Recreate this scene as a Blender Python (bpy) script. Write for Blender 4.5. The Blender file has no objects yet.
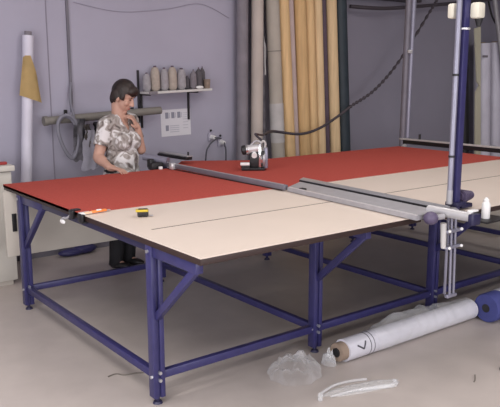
import bpy, bmesh, math, random
from mathutils import Vector, Matrix, noise
random.seed(7)
S = bpy.context.scene
COL = S.collection
PI = math.pi

# ------------------------------------------------------------------ materials
def mat(name, color, rough=0.6, metal=0.0, var=0.0, vscale=8.0, bump=0.0, bscale=60.0, spec=0.5, color2=None, stretch=None):
    m = bpy.data.materials.new(name); m.use_nodes = True
    nt = m.node_tree; b = nt.nodes['Principled BSDF']
    b.inputs['Base Color'].default_value = (*color, 1)
    b.inputs['Roughness'].default_value = rough
    b.inputs['Metallic'].default_value = metal
    b.inputs['Specular IOR Level'].default_value = spec
    tc = nt.nodes.new('ShaderNodeTexCoord')
    mp = nt.nodes.new('ShaderNodeMapping')
    nt.links.new(tc.outputs['Object'], mp.inputs['Vector'])
    if stretch: mp.inputs['Scale'].default_value = stretch
    if var or color2:
        n = nt.nodes.new('ShaderNodeTexNoise'); n.inputs['Scale'].default_value = vscale; n.inputs['Detail'].default_value = 5
        nt.links.new(mp.outputs['Vector'], n.inputs['Vector'])
        r = nt.nodes.new('ShaderNodeValToRGB')
        c2 = color2 if color2 else tuple(min(1, c*(1+var)) for c in color)
        c1 = color if color2 else tuple(c*(1-var) for c in color)
        r.color_ramp.elements[0].color = (*c1, 1); r.color_ramp.elements[0].position = 0.35
        r.color_ramp.elements[1].color = (*c2, 1); r.color_ramp.elements[1].position = 0.65
        nt.links.new(n.outputs['Fac'], r.inputs['Fac'])
        nt.links.new(r.outputs['Color'], b.inputs['Base Color'])
    if bump:
        n2 = nt.nodes.new('ShaderNodeTexNoise'); n2.inputs['Scale'].default_value = bscale; n2.inputs['Detail'].default_value = 3
        nt.links.new(mp.outputs['Vector'], n2.inputs['Vector'])
        bp = nt.nodes.new('ShaderNodeBump'); bp.inputs['Strength'].default_value = bump; bp.inputs['Distance'].default_value = 0.01
        nt.links.new(n2.outputs['Fac'], bp.inputs['Height'])
        nt.links.new(bp.outputs['Normal'], b.inputs['Normal'])
    return m

def film_mat(name, alpha, tint=(0.85, 0.86, 0.88)):
    m = bpy.data.materials.new(name); m.use_nodes = True
    nt = m.node_tree; nt.nodes.clear()
    o = nt.nodes.new('ShaderNodeOutputMaterial')
    t = nt.nodes.new('ShaderNodeBsdfTransparent')
    p = nt.nodes.new('ShaderNodeBsdfPrincipled'); p.inputs['Base Color'].default_value = (*tint, 1); p.inputs['Roughness'].default_value = 0.16
    p.inputs['Specular IOR Level'].default_value = 0.8
    lw = nt.nodes.new('ShaderNodeLayerWeight'); lw.inputs['Blend'].default_value = 0.35
    mr = nt.nodes.new('ShaderNodeMapRange'); mr.inputs['To Min'].default_value = alpha; mr.inputs['To Max'].default_value = min(1, alpha+0.5)
    nt.links.new(lw.outputs['Facing'], mr.inputs['Value'])
    mx = nt.nodes.new('ShaderNodeMixShader')
    nt.links.new(mr.outputs['Result'], mx.inputs['Fac'])
    nt.links.new(t.outputs[0], mx.inputs[1]); nt.links.new(p.outputs[0], mx.inputs[2])
    nt.links.new(mx.outputs[0], o.inputs['Surface'])
    return m

def blouse_mat():
    m = mat('blouse_print', (0.6, 0.6, 0.6), 0.85)
    nt = m.node_tree; b = nt.nodes['Principled BSDF']
    tc = nt.nodes.new('ShaderNodeTexCoord')
    n = nt.nodes.new('ShaderNodeTexNoise'); n.inputs['Scale'].default_value = 15; n.inputs['Detail'].default_value = 1.5; n.inputs['Distortion'].default_value = 1.2
    nt.links.new(tc.outputs['Object'], n.inputs['Vector'])
    r = nt.nodes.new('ShaderNodeValToRGB'); e = r.color_ramp.elements
    e[0].position = 0.0; e[0].color = (0.07, 0.055, 0.05, 1)
    e[1].position = 1.0; e[1].color = (0.70, 0.68, 0.68, 1)
    for pos, c in ((0.32, (0.12, 0.10, 0.095)), (0.40, (0.25, 0.215, 0.20)), (0.46, (0.33, 0.30, 0.28)), (0.53, (0.36, 0.335, 0.32)), (0.575, (0.62, 0.60, 0.60)), (0.62, (0.66, 0.645, 0.645))):
        x = r.color_ramp.elements.new(pos); x.color = (*c, 1)
    nt.links.new(n.outputs['Fac'], r.inputs['Fac']); nt.links.new(r.outputs['Color'], b.inputs['Base Color'])
    return m

M = {}
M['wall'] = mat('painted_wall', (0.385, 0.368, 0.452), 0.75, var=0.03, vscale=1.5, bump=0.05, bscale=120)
M['wall_r'] = mat('darker_wall', (0.26, 0.247, 0.305), 0.75, var=0.03, vscale=1.5, bump=0.05, bscale=120)  # darker base tone for the right part of the back wall
M['ceil'] = mat('ceiling_paint', (0.55, 0.54, 0.53), 0.9, var=0.02)
M['floor'] = mat('vinyl_floor', (0.47, 0.415, 0.385), 0.42, var=0.04, vscale=5, bump=0.02, bscale=200, spec=0.35)
M['white_top'] = mat('white_laminate', (0.67, 0.575, 0.50), 0.5, var=0.015, vscale=3)
M['edge'] = mat('dark_brown_edge', (0.026, 0.011, 0.009), 0.55)
M['groove'] = mat('groove_dark', (0.10, 0.085, 0.07), 0.8)
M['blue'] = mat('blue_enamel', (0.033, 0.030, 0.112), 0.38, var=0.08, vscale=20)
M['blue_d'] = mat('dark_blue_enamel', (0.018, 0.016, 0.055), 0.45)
M['bolt'] = mat('zinc_bolt', (0.6, 0.6, 0.62), 0.3, 0.8)
M['black'] = mat('black_plastic', (0.012, 0.011, 0.013), 0.5)
M['blackm'] = mat('black_metal', (0.02, 0.018, 0.02), 0.4, 0.3)
M['red'] = mat('red_cloth', (0.42, 0.075, 0.058), 0.9, var=0.06, vscale=60, bump=0.15, bscale=400, spec=0.15)
M['alu'] = mat('brushed_aluminium', (0.42, 0.415, 0.44), 0.4, 0.55, var=0.05, vscale=30)
M['alu_d'] = mat('dull_aluminium', (0.36, 0.35, 0.37), 0.5, 0.2, var=0.06, vscale=20)
M['alu_l'] = mat('bright_aluminium', (0.66, 0.65, 0.66), 0.3, 0.5)
M['chrome'] = mat('chrome', (0.75, 0.75, 0.76), 0.16, 0.9)
M['white_p'] = mat('white_plastic', (0.78, 0.77, 0.76), 0.4)
M['cream_p'] = mat('cream_plastic', (0.66, 0.62, 0.52), 0.5)
M['purple'] = mat('purple_grey_knob', (0.085, 0.065, 0.12), 0.5)
M['beige'] = mat('beige_laminate', (0.52, 0.475, 0.42), 0.6, var=0.03, vscale=4)
M['beige_l'] = mat('pale_beige_laminate', (0.56, 0.53, 0.48), 0.6, var=0.03, vscale=4)
M['skin'] = mat('skin', (0.50, 0.295, 0.225), 0.55, var=0.06, vscale=12)
M['lip'] = mat('lip', (0.38, 0.13, 0.11), 0.5)
M['hair'] = mat('dark_brown_hair', (0.020, 0.011, 0.009), 0.5, var=0.5, vscale=25, bump=0.5, bscale=90, stretch=(1, 1, 0.3))
M['blouse'] = blouse_mat()
M['trouser'] = mat('black_trousers', (0.012, 0.011, 0.014), 0.85)
M['shoe'] = mat('black_shoe', (0.012, 0.011, 0.012), 0.45)
M['eye'] = mat('eye_dark', (0.03, 0.02, 0.015), 0.3)
M['paper'] = mat('white_paper', (0.70, 0.685, 0.73), 0.8)
M['ink'] = mat('grey_ink', (0.27, 0.27, 0.33), 0.8)
M['ink_l'] = mat('pale_ink', (0.50, 0.49, 0.55), 0.8)
M['tan'] = mat('tan_cardboard', (0.66, 0.45, 0.23), 0.7, var=0.08, vscale=6, stretch=(6, 6, 0.5))
M['tan_d'] = mat('deep_tan_cardboard', (0.58, 0.38, 0.18), 0.7, var=0.08, vscale=6, stretch=(6, 6, 0.5))
M['tan_l'] = mat('pale_tan_cardboard', (0.68, 0.50, 0.29), 0.7, var=0.08, vscale=6, stretch=(6, 6, 0.5))
M['pinkish'] = mat('pinkish_white_cloth', (0.50, 0.40, 0.385), 0.8, var=0.05)
M['greybeige'] = mat('grey_beige_cloth', (0.47, 0.41, 0.37), 0.8, var=0.06, vscale=5)
M['greybeige2'] = mat('warm_grey_cloth', (0.40, 0.36, 0.31), 0.8, var=0.05, vscale=5)
M['greypurple'] = mat('grey_purple_cloth', (0.21, 0.19, 0.215), 0.7, var=0.12, vscale=6)
M['darkwrap'] = mat('dark_plastic_wrap', (0.17, 0.16, 0.18), 0.22, var=0.3, vscale=9, bump=0.5, bscale=25)
M['palegrey'] = mat('pale_grey_cloth', (0.46, 0.44, 0.43), 0.7, var=0.08, vscale=6)
M['purpled'] = mat('dark_purple_cloth', (0.10, 0.07, 0.095), 0.8, var=0.1)
M['teal'] = mat('dark_teal_cloth', (0.022, 0.034, 0.045), 0.6, var=0.1)
M['lavwhite'] = mat('white_wrapped_cloth', (0.62, 0.60, 0.69), 0.5, var=0.05, vscale=5)
M['yellow'] = mat('yellow_paper', (0.68, 0.50, 0.23), 0.75, var=0.08, vscale=8)
M['ledge'] = mat('grey_brown_tube', (0.20, 0.185, 0.165), 0.6, var=0.08)
M['coil'] = mat('grey_coil', (0.20, 0.195, 0.235), 0.6)
M['jacket'] = mat('grey_jacket', (0.20, 0.19, 0.215), 0.9, var=0.6, vscale=9)
M['bagw'] = mat('pale_bag', (0.60, 0.585, 0.66), 0.8, var=0.1, vscale=9)
M['brownbag'] = mat('brown_cloth', (0.14, 0.12, 0.11), 0.85, var=0.2)
M['hose'] = mat('dark_ribbed_hose', (0.055, 0.045, 0.055), 0.6)
M['yarn_b'] = mat('beige_yarn', (0.42, 0.36, 0.31), 0.95, var=0.08, vscale=40, bump=0.3, bscale=150)
M['yarn_g'] = mat('grey_yarn', (0.34, 0.32, 0.34), 0.95, var=0.08, vscale=40, bump=0.3, bscale=150)
M['yarn_d'] = mat('dark_grey_yarn', (0.10, 0.09, 0.10), 0.95, var=0.08, vscale=40, bump=0.3, bscale=150)
M['yarn_p'] = mat('mid_grey_yarn', (0.20, 0.18, 0.20), 0.95, var=0.08, vscale=40, bump=0.3, bscale=150)
M['basket'] = mat('brown_basket', (0.25, 0.19, 0.15), 0.8, var=0.15, vscale=30)
M['shelf'] = mat('white_shelf', (0.62, 0.60, 0.58), 0.6)
M['rollwhite'] = mat('white_roll_wrap', (0.62, 0.61, 0.67), 0.3, var=0.06, vscale=8, bump=0.5, bscale=18, stretch=(0.4, 1, 1))
M['core'] = mat('brown_core', (0.28, 0.21, 0.16), 0.8)
M['bluecloth'] = mat('blue_cloth_roll', (0.05, 0.058, 0.21), 0.8, var=0.1)
M['orange'] = mat('orange_plastic', (0.85, 0.24, 0.05), 0.45)
M['orange_l'] = mat('pale_orange_plastic', (0.85, 0.52, 0.34), 0.5)
M['yellowp'] = mat('yellow_plastic', (0.55, 0.40, 0.03), 0.4)
M['redp'] = mat('red_plastic', (0.30, 0.03, 0.03), 0.45)
M['cable'] = mat('grey_cable', (0.07, 0.068, 0.085), 0.55)
M['seam'] = mat('panel_seam', (0.25, 0.23, 0.28), 0.8)
M['pipe'] = mat('grey_pipe', (0.165, 0.155, 0.185), 0.5, 0.2, var=0.08, vscale=6)
M['pipe_l'] = mat('grey_blue_tube', (0.25, 0.245, 0.31), 0.4, 0.4, var=0.05)
M['film'] = film_mat('clear_film', 0.05)
M['film2'] = film_mat('milky_film', 0.2)
M['film3'] = film_mat('soft_film', 0.06, (0.8, 0.8, 0.82))
M['creamboard'] = mat('cream_board', (0.55, 0.52, 0.40), 0.7)
M['scuff'] = mat('scuff', (0.16, 0.14, 0.12), 0.8)

# ------------------------------------------------------------------ mesh helpers
class MB:
    def __init__(self): self.bm = bmesh.new()
    def box(self, c, s, rot=None, bev=0.0):
        r = bmesh.ops.create_cube(self.bm, size=1.0)
        vs = r['verts']
        mtx = Matrix.Translation(Vector(c)) @ (rot.to_4x4() if rot else Matrix()) @ Matrix.Diagonal((*s, 1))
        bmesh.ops.transform(self.bm, matrix=mtx, verts=vs)
        if bev:
            es = {e for v in vs for e in v.link_edges}
            bmesh.ops.bevel(self.bm, geom=list(es), offset=bev, segments=2, profile=0.5, affect='EDGES')
        return self
    def beam(self, a, b, w, h, bev=0.0, up=(0, 0, 1)):
        a = Vector(a); b = Vector(b); d = b-a; L = d.length; z = d.normalized()
        upv = Vector(up)
        if abs(z.dot(upv)) > 0.98: upv = Vector((1, 0, 0))
        x = upv.cross(z).normalized(); y = z.cross(x)
        R = Matrix((x, y, z)).transposed()
        return self.box((a+b)/2, (w, h, L), R, bev)
    def cyl(self, a, b, r1, r2=None, seg=20, caps=True):
        if r2 is None: r2 = r1
        a = Vector(a); b = Vector(b); d = b-a
        q = Vector((0, 0, 1)).rotation_difference(d.normalized())
        r = bmesh.ops.create_cone(self.bm, cap_ends=caps, segments=seg, radius1=r1, radius2=r2, depth=d.length)
        bmesh.ops.transform(self.bm, matrix=Matrix.Translation((a+b)/2) @ q.to_matrix().to_4x4(), verts=r['verts'])
        return self
    def ball(self, c, r, R=None, seg=20):
        rr = r if hasattr(r, '__len__') else (r, r, r)
        o = bmesh.ops.create_uvsphere(self.bm, u_segments=seg, v_segments=max(8, seg//2+2), radius=1.0)
        m = Matrix.Translation(Vector(c)) @ (R.to_4x4() if R else Matrix()) @ Matrix.Diagonal((*rr, 1))
        bmesh.ops.transform(self.bm, matrix=m, verts=o['verts'])
        return self
    def cap(self, a, b, r1, r2=None, seg=16):
        if r2 is None: r2 = r1
        self.ball(a, r1, seg=seg); self.ball(b, r2, seg=seg)
        if (Vector(a)-Vector(b)).length > 1e-5: self.cyl(a, b, r1, r2, seg)
        return self
    def lathe(self, base, prof, axis=(0, 0, 1), seg=24, close=True):
        q = Vector((0, 0, 1)).rotation_difference(Vector(axis).normalized()).to_matrix()
        rings = []
        for r, z in prof:
            rings.append([self.bm.verts.new(Vector(base) + q @ Vector((r*math.cos(2*PI*k/seg), r*math.sin(2*PI*k/seg), z))) for k in range(seg)])
        for i in range(len(rings)-1):
            for k in range(seg):
                k2 = (k+1) % seg
                self.bm.faces.new((rings[i][k], rings[i][k2], rings[i+1][k2], rings[i+1][k]))
        if close:
            self.bm.faces.new(list(reversed(rings[0]))); self.bm.faces.new(rings[-1])
        return self
    def tube(self, pts, r, seg=10, radf=None, caps=True):
        pts = [Vector(p) for p in pts]
        rings = []; prev = None
        for i, p in enumerate(pts):
            t = (pts[min(i+1, len(pts)-1)] - pts[max(i-1, 0)]).normalized()
            if prev is None:
                n = t.cross(Vector((0, 0, 1)) if abs(t.z) < 0.9 else Vector((1, 0, 0))).normalized()
            else:
                n = (prev - t*prev.dot(t)).normalized()
            prev = n; bn = t.cross(n)
            rr = radf(i) if radf else r
            rings.append([self.bm.verts.new(p + (n*math.cos(2*PI*k/seg) + bn*math.sin(2*PI*k/seg))*rr) for k in range(seg)])
        for i in range(len(rings)-1):
            for k in range(seg):
                k2 = (k+1) % seg
                self.bm.faces.new((rings[i][k], rings[i][k2], rings[i+1][k2], rings[i+1][k]))
        if caps:
            self.bm.faces.new(list(reversed(rings[0]))); self.bm.faces.new(rings[-1])
        return self
    def prism(self, poly, z0, z1):
        lo = [self.bm.verts.new((x, y, z0)) for x, y in poly]; hi = [self.bm.verts.new((x, y, z1)) for x, y in poly]
        n = len(poly)
        self.bm.faces.new(list(reversed(lo))); self.bm.faces.new(hi)
        for i in range(n):
            j = (i+1) % n
            self.bm.faces.new((lo[i], lo[j], hi[j], hi[i]))
        return self
    def build(self, name, m, parent=None, smooth=True, angle=40):
        bmesh.ops.recalc_face_normals(self.bm, faces=self.bm.faces)
        me = bpy.data.meshes.new(name); self.bm.to_mesh(me); self.bm.free()
        me.materials.append(M[m] if isinstance(m, str) else m)
        if smooth:
            me.polygons.foreach_set('use_smooth', [True]*len(me.polygons))
            try: me.set_sharp_from_angle(angle=math.radians(angle))
            except Exception: pass
        o = bpy.data.objects.new(name, me); COL.objects.link(o)
        if parent:
            o.parent = parent
            o.matrix_parent_inverse = Matrix.Translation(-base_of(parent))
        return o

BASE = {}
def base_of(p): return p.location if p.parent is None else Vector((0, 0, 0))   # part meshes keep world coordinates

def tag(o, label, cat, group=None, kind=None):
    o['label'] = label; o['category'] = cat
    if group: o['group'] = group
    if kind: o['kind'] = kind
    return o
def thing(name, loc, label, cat, group=None):
    o = bpy.data.objects.new(name, None); COL.objects.link(o)
    o.location = loc; o.empty_display_size = 0.1
    return tag(o, label, cat, group)
def struct(o): o['kind'] = 'structure'; return o
def catmull(P, n=8):
    P = [Vector(p) for p in P]; out = []
    for i in range(len(P)-1):
        p0 = P[max(i-1, 0)]; p1 = P[i]; p2 = P[i+1]; p3 = P[min(i+2, len(P)-1)]
        for k in range(n):
            t = k/n
            out.append(0.5*((2*p1) + (p2-p0)*t + (2*p0-5*p1+4*p2-p3)*t*t + (3*p1-p0-3*p2+p3)*t**3))
    out.append(P[-1]); return out

# ------------------------------------------------------------------ the room
YW = 3.6; ZC = 3.4; XL = -3.2; XR = 9.6; YF = -5.0
struct(MB().box(((XL+XR)/2, (YW+YF)/2, -0.05), (XR-XL+0.4, YW-YF+0.4, 0.1)).build('floor', 'floor', smooth=False))
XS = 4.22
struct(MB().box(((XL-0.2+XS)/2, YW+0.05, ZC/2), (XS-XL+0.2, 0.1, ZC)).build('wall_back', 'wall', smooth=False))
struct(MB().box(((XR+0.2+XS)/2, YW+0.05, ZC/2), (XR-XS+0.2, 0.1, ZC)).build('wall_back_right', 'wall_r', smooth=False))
struct(MB().box(((XL+XR)/2, YW-0.006, 0.05), (XR-XL, 0.012, 0.10)).build('baseboard_back', 'pipe', smooth=False))
struct(MB().box((XL-0.05, (YW+YF)/2, ZC/2), (0.1, YW-YF, ZC)).build('wall_left', 'wall', smooth=False))
struct(MB().box((XR+0.05, (YW+YF)/2, ZC/2), (0.1, YW-YF, ZC)).build('wall_right', 'wall', smooth=False))
struct(MB().box(((XL+XR)/2, YF-0.05, ZC/2), (XR-XL+0.4, 0.1, ZC)).build('wall_front', 'wall', smooth=False))
struct(MB().box(((XL+XR)/2, (YW+YF)/2, ZC+0.05), (XR-XL+0.4, YW-YF+0.4, 0.1)).build('ceiling', 'ceil', smooth=False))
struct(MB().box((0.80, YW-0.004, ZC/2), (0.008, 0.005, ZC)).build('trim_1', 'seam', smooth=False))
struct(MB().box((0.99, YW-0.012, ZC/2+0.65), (0.022, 0.016, ZC-1.3)).build('trim_2', 'pipe', smooth=False))

# ------------------------------------------------------------------ cutting table
ZT = 0.86; TH = 0.03
W2 = 2.54
FX = [0.035, 1.11, 2.20, 3.29, 4.19]
FY = 0.467; BY = 2.274
t = thing('cutting_table', (0, 0, 0), 'long blue steel framed cutting table with white and red covered top', 'table')
def slab(x0, x1, y0, y1):
    tp = MB().box(((x0+x1)/2, (y0+y1)/2, ZT-0.003), (x1-x0, y1-y0, 0.006)).build('table_top', 'white_top', t)
    MB().box(((x0+x1)/2, (y0+y1)/2, ZT-0.006-TH/2), (x1-x0, y1-y0, TH), bev=0.002).build('dark_board', 'edge', tp)
    return tp
tp1 = slab(0.0, 1.462, 0.0, W2)
tp2 = slab(1.64, 4.236, -0.07, W2)
MB().box(((0.11+1.45)/2, 0.615, ZT+0.0005), (1.34, 0.008, 0.001)).build('groove', 'groove', tp1, smooth=False)
MB().box(((1.66+4.23)/2, 0.615, ZT+0.0005), (2.57, 0.008, 0.001)).build('groove', 'groove', tp2, smooth=False)
ZL = ZT-0.006-TH
for i, x in enumerate(FX):
    for y in (FY, BY):
        lg = MB().box((x-0.019, y, (ZL+0.035)/2), (0.026, 0.055, ZL-0.035), bev=0.003).box((x+0.019, y, (ZL+0.035)/2), (0.026, 0.055, ZL-0.035), bev=0.003)\
            .box((x, y, (ZL+0.035)/2), (0.02, 0.035, ZL-0.035)).build('leg', 'blue', t)
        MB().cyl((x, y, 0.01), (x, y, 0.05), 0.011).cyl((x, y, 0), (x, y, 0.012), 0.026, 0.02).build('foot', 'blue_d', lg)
        # cantilever arm towards the near side, with its diagonal brace
        MB().beam((x, y-0.025, ZL-0.032), (x, y-0.405, ZL-0.032), 0.04, 0.05, bev=0.003).build('arm', 'blue', t)
        MB().beam((x, y-0.02, 0.46), (x, y-0.375, ZL-0.045), 0.032, 0.036, bev=0.003).build('brace', 'blue', t)
        for dx, dy, z in ((-0.034, -0.01, 0.15), (0.0, -0.03, 0.13), (0.0, -0.03, 0.17), (-0.034, 0.0, ZL-0.03)):
            a = Vector((x+dx, y+dy, z))
            d = Vector((-0.008, 0, 0)) if dx else Vector((0, -0.008, 0))
            MB().cyl(a-d, a+d, 0.009, seg=8).build('bolt', 'bolt', lg)
    MB().beam((x, FY+0.03, 0.15), (x, BY-0.03, 0.15), 0.035, 0.042, bev=0.003).build('lower_rail', 'blue', t)
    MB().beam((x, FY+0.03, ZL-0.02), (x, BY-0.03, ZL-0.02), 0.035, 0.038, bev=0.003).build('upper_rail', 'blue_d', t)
for i in range(4):
    for y in (FY, BY):
        MB().beam((FX[i]+0.034, y, 0.15), (FX[i+1]-0.034, y, 0.15), 0.035, 0.042, bev=0.003).build('lower_rail', 'blue', t)
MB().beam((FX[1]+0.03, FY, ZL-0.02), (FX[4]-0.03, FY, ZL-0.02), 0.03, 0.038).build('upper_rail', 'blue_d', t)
rp = MB().box((0.63, 2.44, (0.355+ZL)/2), (1.34, 0.018, ZL-0.355), bev=0.002).build('back_panel', 'beige', t)
MB().box((0.022, 2.428, 0.60), (0.032, 0.010, 0.13), None, 0.004).build('slot_handle', 'black', rp)
# small ledge on the near edge of the second top
MB().box((1.86, -0.145, 0.815), (0.2, 0.15, 0.012), bev=0.002).box((1.86, -0.083, 0.825), (0.2, 0.024, 0.03)).build('side_ledge', 'blackm', t)

# red cloth laid over both tops: one sheet with a flap hanging past the back edge by the cutter rail
def cloth():
    bm = bmesh.new()
    nx = 150; ny = 34
    def P(u, v):
        x = u*4.225
        yb = W2-0.004
        if 1.40 < x < 2.45:
            yb += 0.42*max(0, 1-abs((x-1.75)/(0.35 if x < 1.75 else 0.5)))**1.0
        y = 1.203 + 0.006*noise.noise(Vector((x*2.5, 0, 0))) + v*(yb-1.203)
        z = ZT+0.0005
        if u <= 1.5/nx:
            x = -0.005
            if u == 0: z -= 0.016
        if y > W2+0.01: z += 0.0 - 0.02*(y-W2)
        return x, y, z
    g = [[bm.verts.new(P(i/nx, j/ny)) for j in range(ny+1)] for i in range(nx+1)]
    g2 = [[bm.verts.new(v.co + Vector((0, 0, 0.0035))) for v in row] for row in g]
    for i in range(nx):
        for j in range(ny):
            bm.faces.new((g[i][j], g[i][j+1], g[i+1][j+1], g[i+1][j])); bm.faces.new((g2[i][j], g2[i+1][j], g2[i+1][j+1], g2[i][j+1]))
    for i in range(nx):
        bm.faces.new((g[i][0], g[i+1][0], g2[i+1][0], g2[i][0])); bm.faces.new((g[i][ny], g2[i][ny], g2[i+1][ny], g[i+1][ny]))
    for j in range(ny):
        bm.faces.new((g[0][j], g2[0][j], g2[0][j+1], g[0][j+1])); bm.faces.new((g[nx][j], g[nx][j+1], g2[nx][j+1], g2[nx][j]))
    m = MB(); m.bm.free(); m.bm = bm
    return m
tag(cloth().build('red_fabric', 'red'), 'wide sheet of red fabric spread along the back half of the cutting table', 'fabric')

# ------------------------------------------------------------------ cutter beam across the table
bx = thing('cutting_beam', (1.4, 0.9, ZT), 'long grey aluminium cutting beam lying across the table under the blue post', 'cutter rail')
ang = math.atan2(0.065, 1.0)
def BL(y): return 1.325+0.065*y
def bp(u, y): return (BL(y)+u, y)
RB = Matrix.Rotation(-ang, 3, 'Z')
y0, y1 = -0.22, 1.12
zc = ZT+0.0045
pl = MB()
pl.prism([bp(0, -0.085), bp(0.22, -0.06), bp(0.22, 1.19), bp(0, 1.06)], zc, zc+0.026); pl.build('base_plate', 'alu_d', bx)
MB().prism([bp(0.004, -0.08), bp(0.012, -0.08), bp(0.012, 1.05), bp(0.004, 1.05)], zc+0.026, zc+0.031).build('plate_edge', 'alu_l', bx)
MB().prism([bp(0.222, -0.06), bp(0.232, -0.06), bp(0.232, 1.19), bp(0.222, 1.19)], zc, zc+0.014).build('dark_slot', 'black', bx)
ub = MB().prism([bp(0.238, -0.06), bp(0.315, -0.06), bp(0.315, 1.27), bp(0.238, 1.22)], zc, zc+0.038).build('upper_bar', 'alu', bx)
MB().prism([bp(0.232, -0.06), bp(0.238, -0.06), bp(0.238, 1.215), bp(0.232, 1.215)], zc+0.0, zc+0.034).build('black_front_strip', 'black', bx)  # black front face of the upper bar
# thin guide rail running on to the far side
tr = MB().beam((1.400, 1.08, zc+0.02), (1.365, 2.62, zc+0.03), 0.034, 0.036, bev=0.004).build('guide_rail', 'pipe', bx)
MB().beam((1.392, 1.10, zc+0.039), (1.357, 2.60, zc+0.049), 0.012, 0.004).build('rail_cap', 'alu_d', tr)
MB().beam((1.38, 1.10, zc+0.003), (1.345, 2.54, zc+0.003), 0.006, 0.006).build('rail_foot', 'edge', bx)
MB().cyl((1.37, 2.56, zc+0.055), (1.255, 2.755, zc+0.085), 0.034, 0.030).build('rail_end_tube', 'pipe_l', bx)
MB().box((1.275, 2.60, zc+0.02), (0.11, 0.08, 0.06), RB, 0.01).box((1.245, 2.63, zc+0.04), (0.045, 0.06, 0.075), RB, 0.01).build('end_motor', 'black', bx)
MB().box((1.275, 2.52, zc+0.012), (0.03, 0.022, 0.024), RB, 0.004).build('white_clip', 'white_p', bx)
MB().box((1.35, 2.45, zc+0.028), (0.05, 0.05, 0.05), RB, 0.005).build('white_clip', 'alu_l', bx)
# near end: bright tube, knob, end block
MB().cyl((1.50, -0.02, zc+0.030), (1.497, -0.30, zc+0.030), 0.0255).build('end_tube', 'alu_l', bx)
MB().box((1.497, -0.315, zc+0.022), (0.07, 0.035, 0.06), None, 0.008).build('end_block', 'blue_d', bx)
MB().box((1.525, -0.285, zc+0.060), (0.06, 0.03, 0.010), None, 0.003).build('end_label_plate', 'white_p', bx)
MB().cyl((1.39, -0.13, zc+0.012), (1.47, -0.14, zc+0.014), 0.016).build('knob_stem', 'alu_d', bx)
MB().ball((1.385, -0.125, zc+0.012), (0.040, 0.040, 0.036)).build('knob', 'purple', bx)
MB().box((1.415, 0.93, zc+0.022), (0.03, 0.045, 0.028), RB, 0.004).build('latch', 'black', bx)
mt = MB().box((1.82, -0.01, zc+0.016), (0.10, 0.07, 0.025), None, 0.006)
mt.build('motor_base', 'blue_d', bx)
mf = MB()
for k in range(5):
    mf.lathe((1.795+0.020*k, -0.01, zc+0.068), [(0.012, 0), (0.042-0.004*k, 0.001), (0.042-0.004*k, 0.012), (0.012, 0.013)], axis=(1, 0, 0), seg=18)
mf.cyl((1.785, -0.01, zc+0.068), (1.895, -0.01, zc+0.068), 0.024)
mf.build('finned_motor', 'purple', bx)
MB().beam((1.56, -0.20, zc+0.012), (1.70, -0.03, zc+0.012), 0.03, 0.02, bev=0.003).build('post_bracket', 'alu_d', bx)
# hanging guide under the near end
MB().cyl((1.475, -0.14, 0.84), (1.485, -0.14, 0.70), 0.017, 0.014).build('drop_tube', 'palegrey', bx)
MB().cyl((1.545, -0.14, 0.87), (1.56, -0.14, 0.42), 0.008).build('guide_rod', 'pipe_l', bx)
MB().cyl((1.580, -0.14, 0.87), (1.595, -0.14, 0.41), 0.008).build('guide_rod', 'pipe_l', bx)
MB().box((1.522, -0.135, 0.66), (0.010, 0.014, 0.46), None, 0.002).build('guide_bar', 'pipe_l', bx)
for z in (0.79, 0.70): MB().box((1.55, -0.15, z), (0.13, 0.022, 0.018), None, 0.005).build('guide_clamp', 'pipe_l', bx)
for x, z in ((1.50, 0.795), (1.605, 0.795), (1.505, 0.70), (1.61, 0.70)): MB().ball((x, -0.165, z), 0.009).build('clamp_screw', 'white_p', bx)
MB().box((1.572, -0.14, 0.415), (0.085, 0.025, 0.02), None, 0.005).build('guide_foot', 'pipe_l', bx)

# ------------------------------------------------------------------ blue post with its tubes
PX, PY = 1.735, -0.015
po = thing('blue_post', (PX, PY, ZT), 'tall blue steel post rising from the cutting beam to the ceiling', 'post')
MB().box((PX, PY, (zc+ZC)/2+0.0), (0.045, 0.045, ZC-zc), None, 0.003).build('post_column', 'blue', po)
MB().cyl((PX-0.055, PY-0.005, zc+0.046), (PX-0.055, PY-0.005, ZC), 0.0155).build('grey_tube', 'pipe_l', po)
for z in (1.17, 1.62): MB().cyl((PX-0.055, PY-0.005, z), (PX-0.055, PY-0.005, z+0.012), 0.018).build('tube_joint', 'black', po)
MB().cyl((PX-0.055, PY-0.005, zc+0.04), (PX-0.055, PY-0.005, zc+0.12), 0.017).build('tube_socket', 'alu_d', po)
MB().box((PX+0.005, PY-0.005, zc+0.035), (0.085, 0.085, 0.024), None, 0.004).build('post_foot', 'blue_d', po)
MB().box((PX+0.045, PY-0.052, 1.97), (0.065, 0.06, 0.085), None, 0.014).build('junction_box', 'cream_p', po)
MB().box((PX-0.035, PY+0.05, 1.97), (0.045, 0.045, 0.08), None, 0.012).build('junction_box', 'cream_p', po)
MB().cyl((PX+0.06, PY-0.052, 1.93), (PX+0.06, PY-0.052, 1.885), 0.024, 0.010).build('cable_gland', 'black', po)
MB().lathe((PX, PY, 1.868), [(0.034, 0), (0.037, 0.002), (0.037, 0.01), (0.034, 0.012)], close=True).build('clamp_ring', 'alu_l', po)

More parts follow.
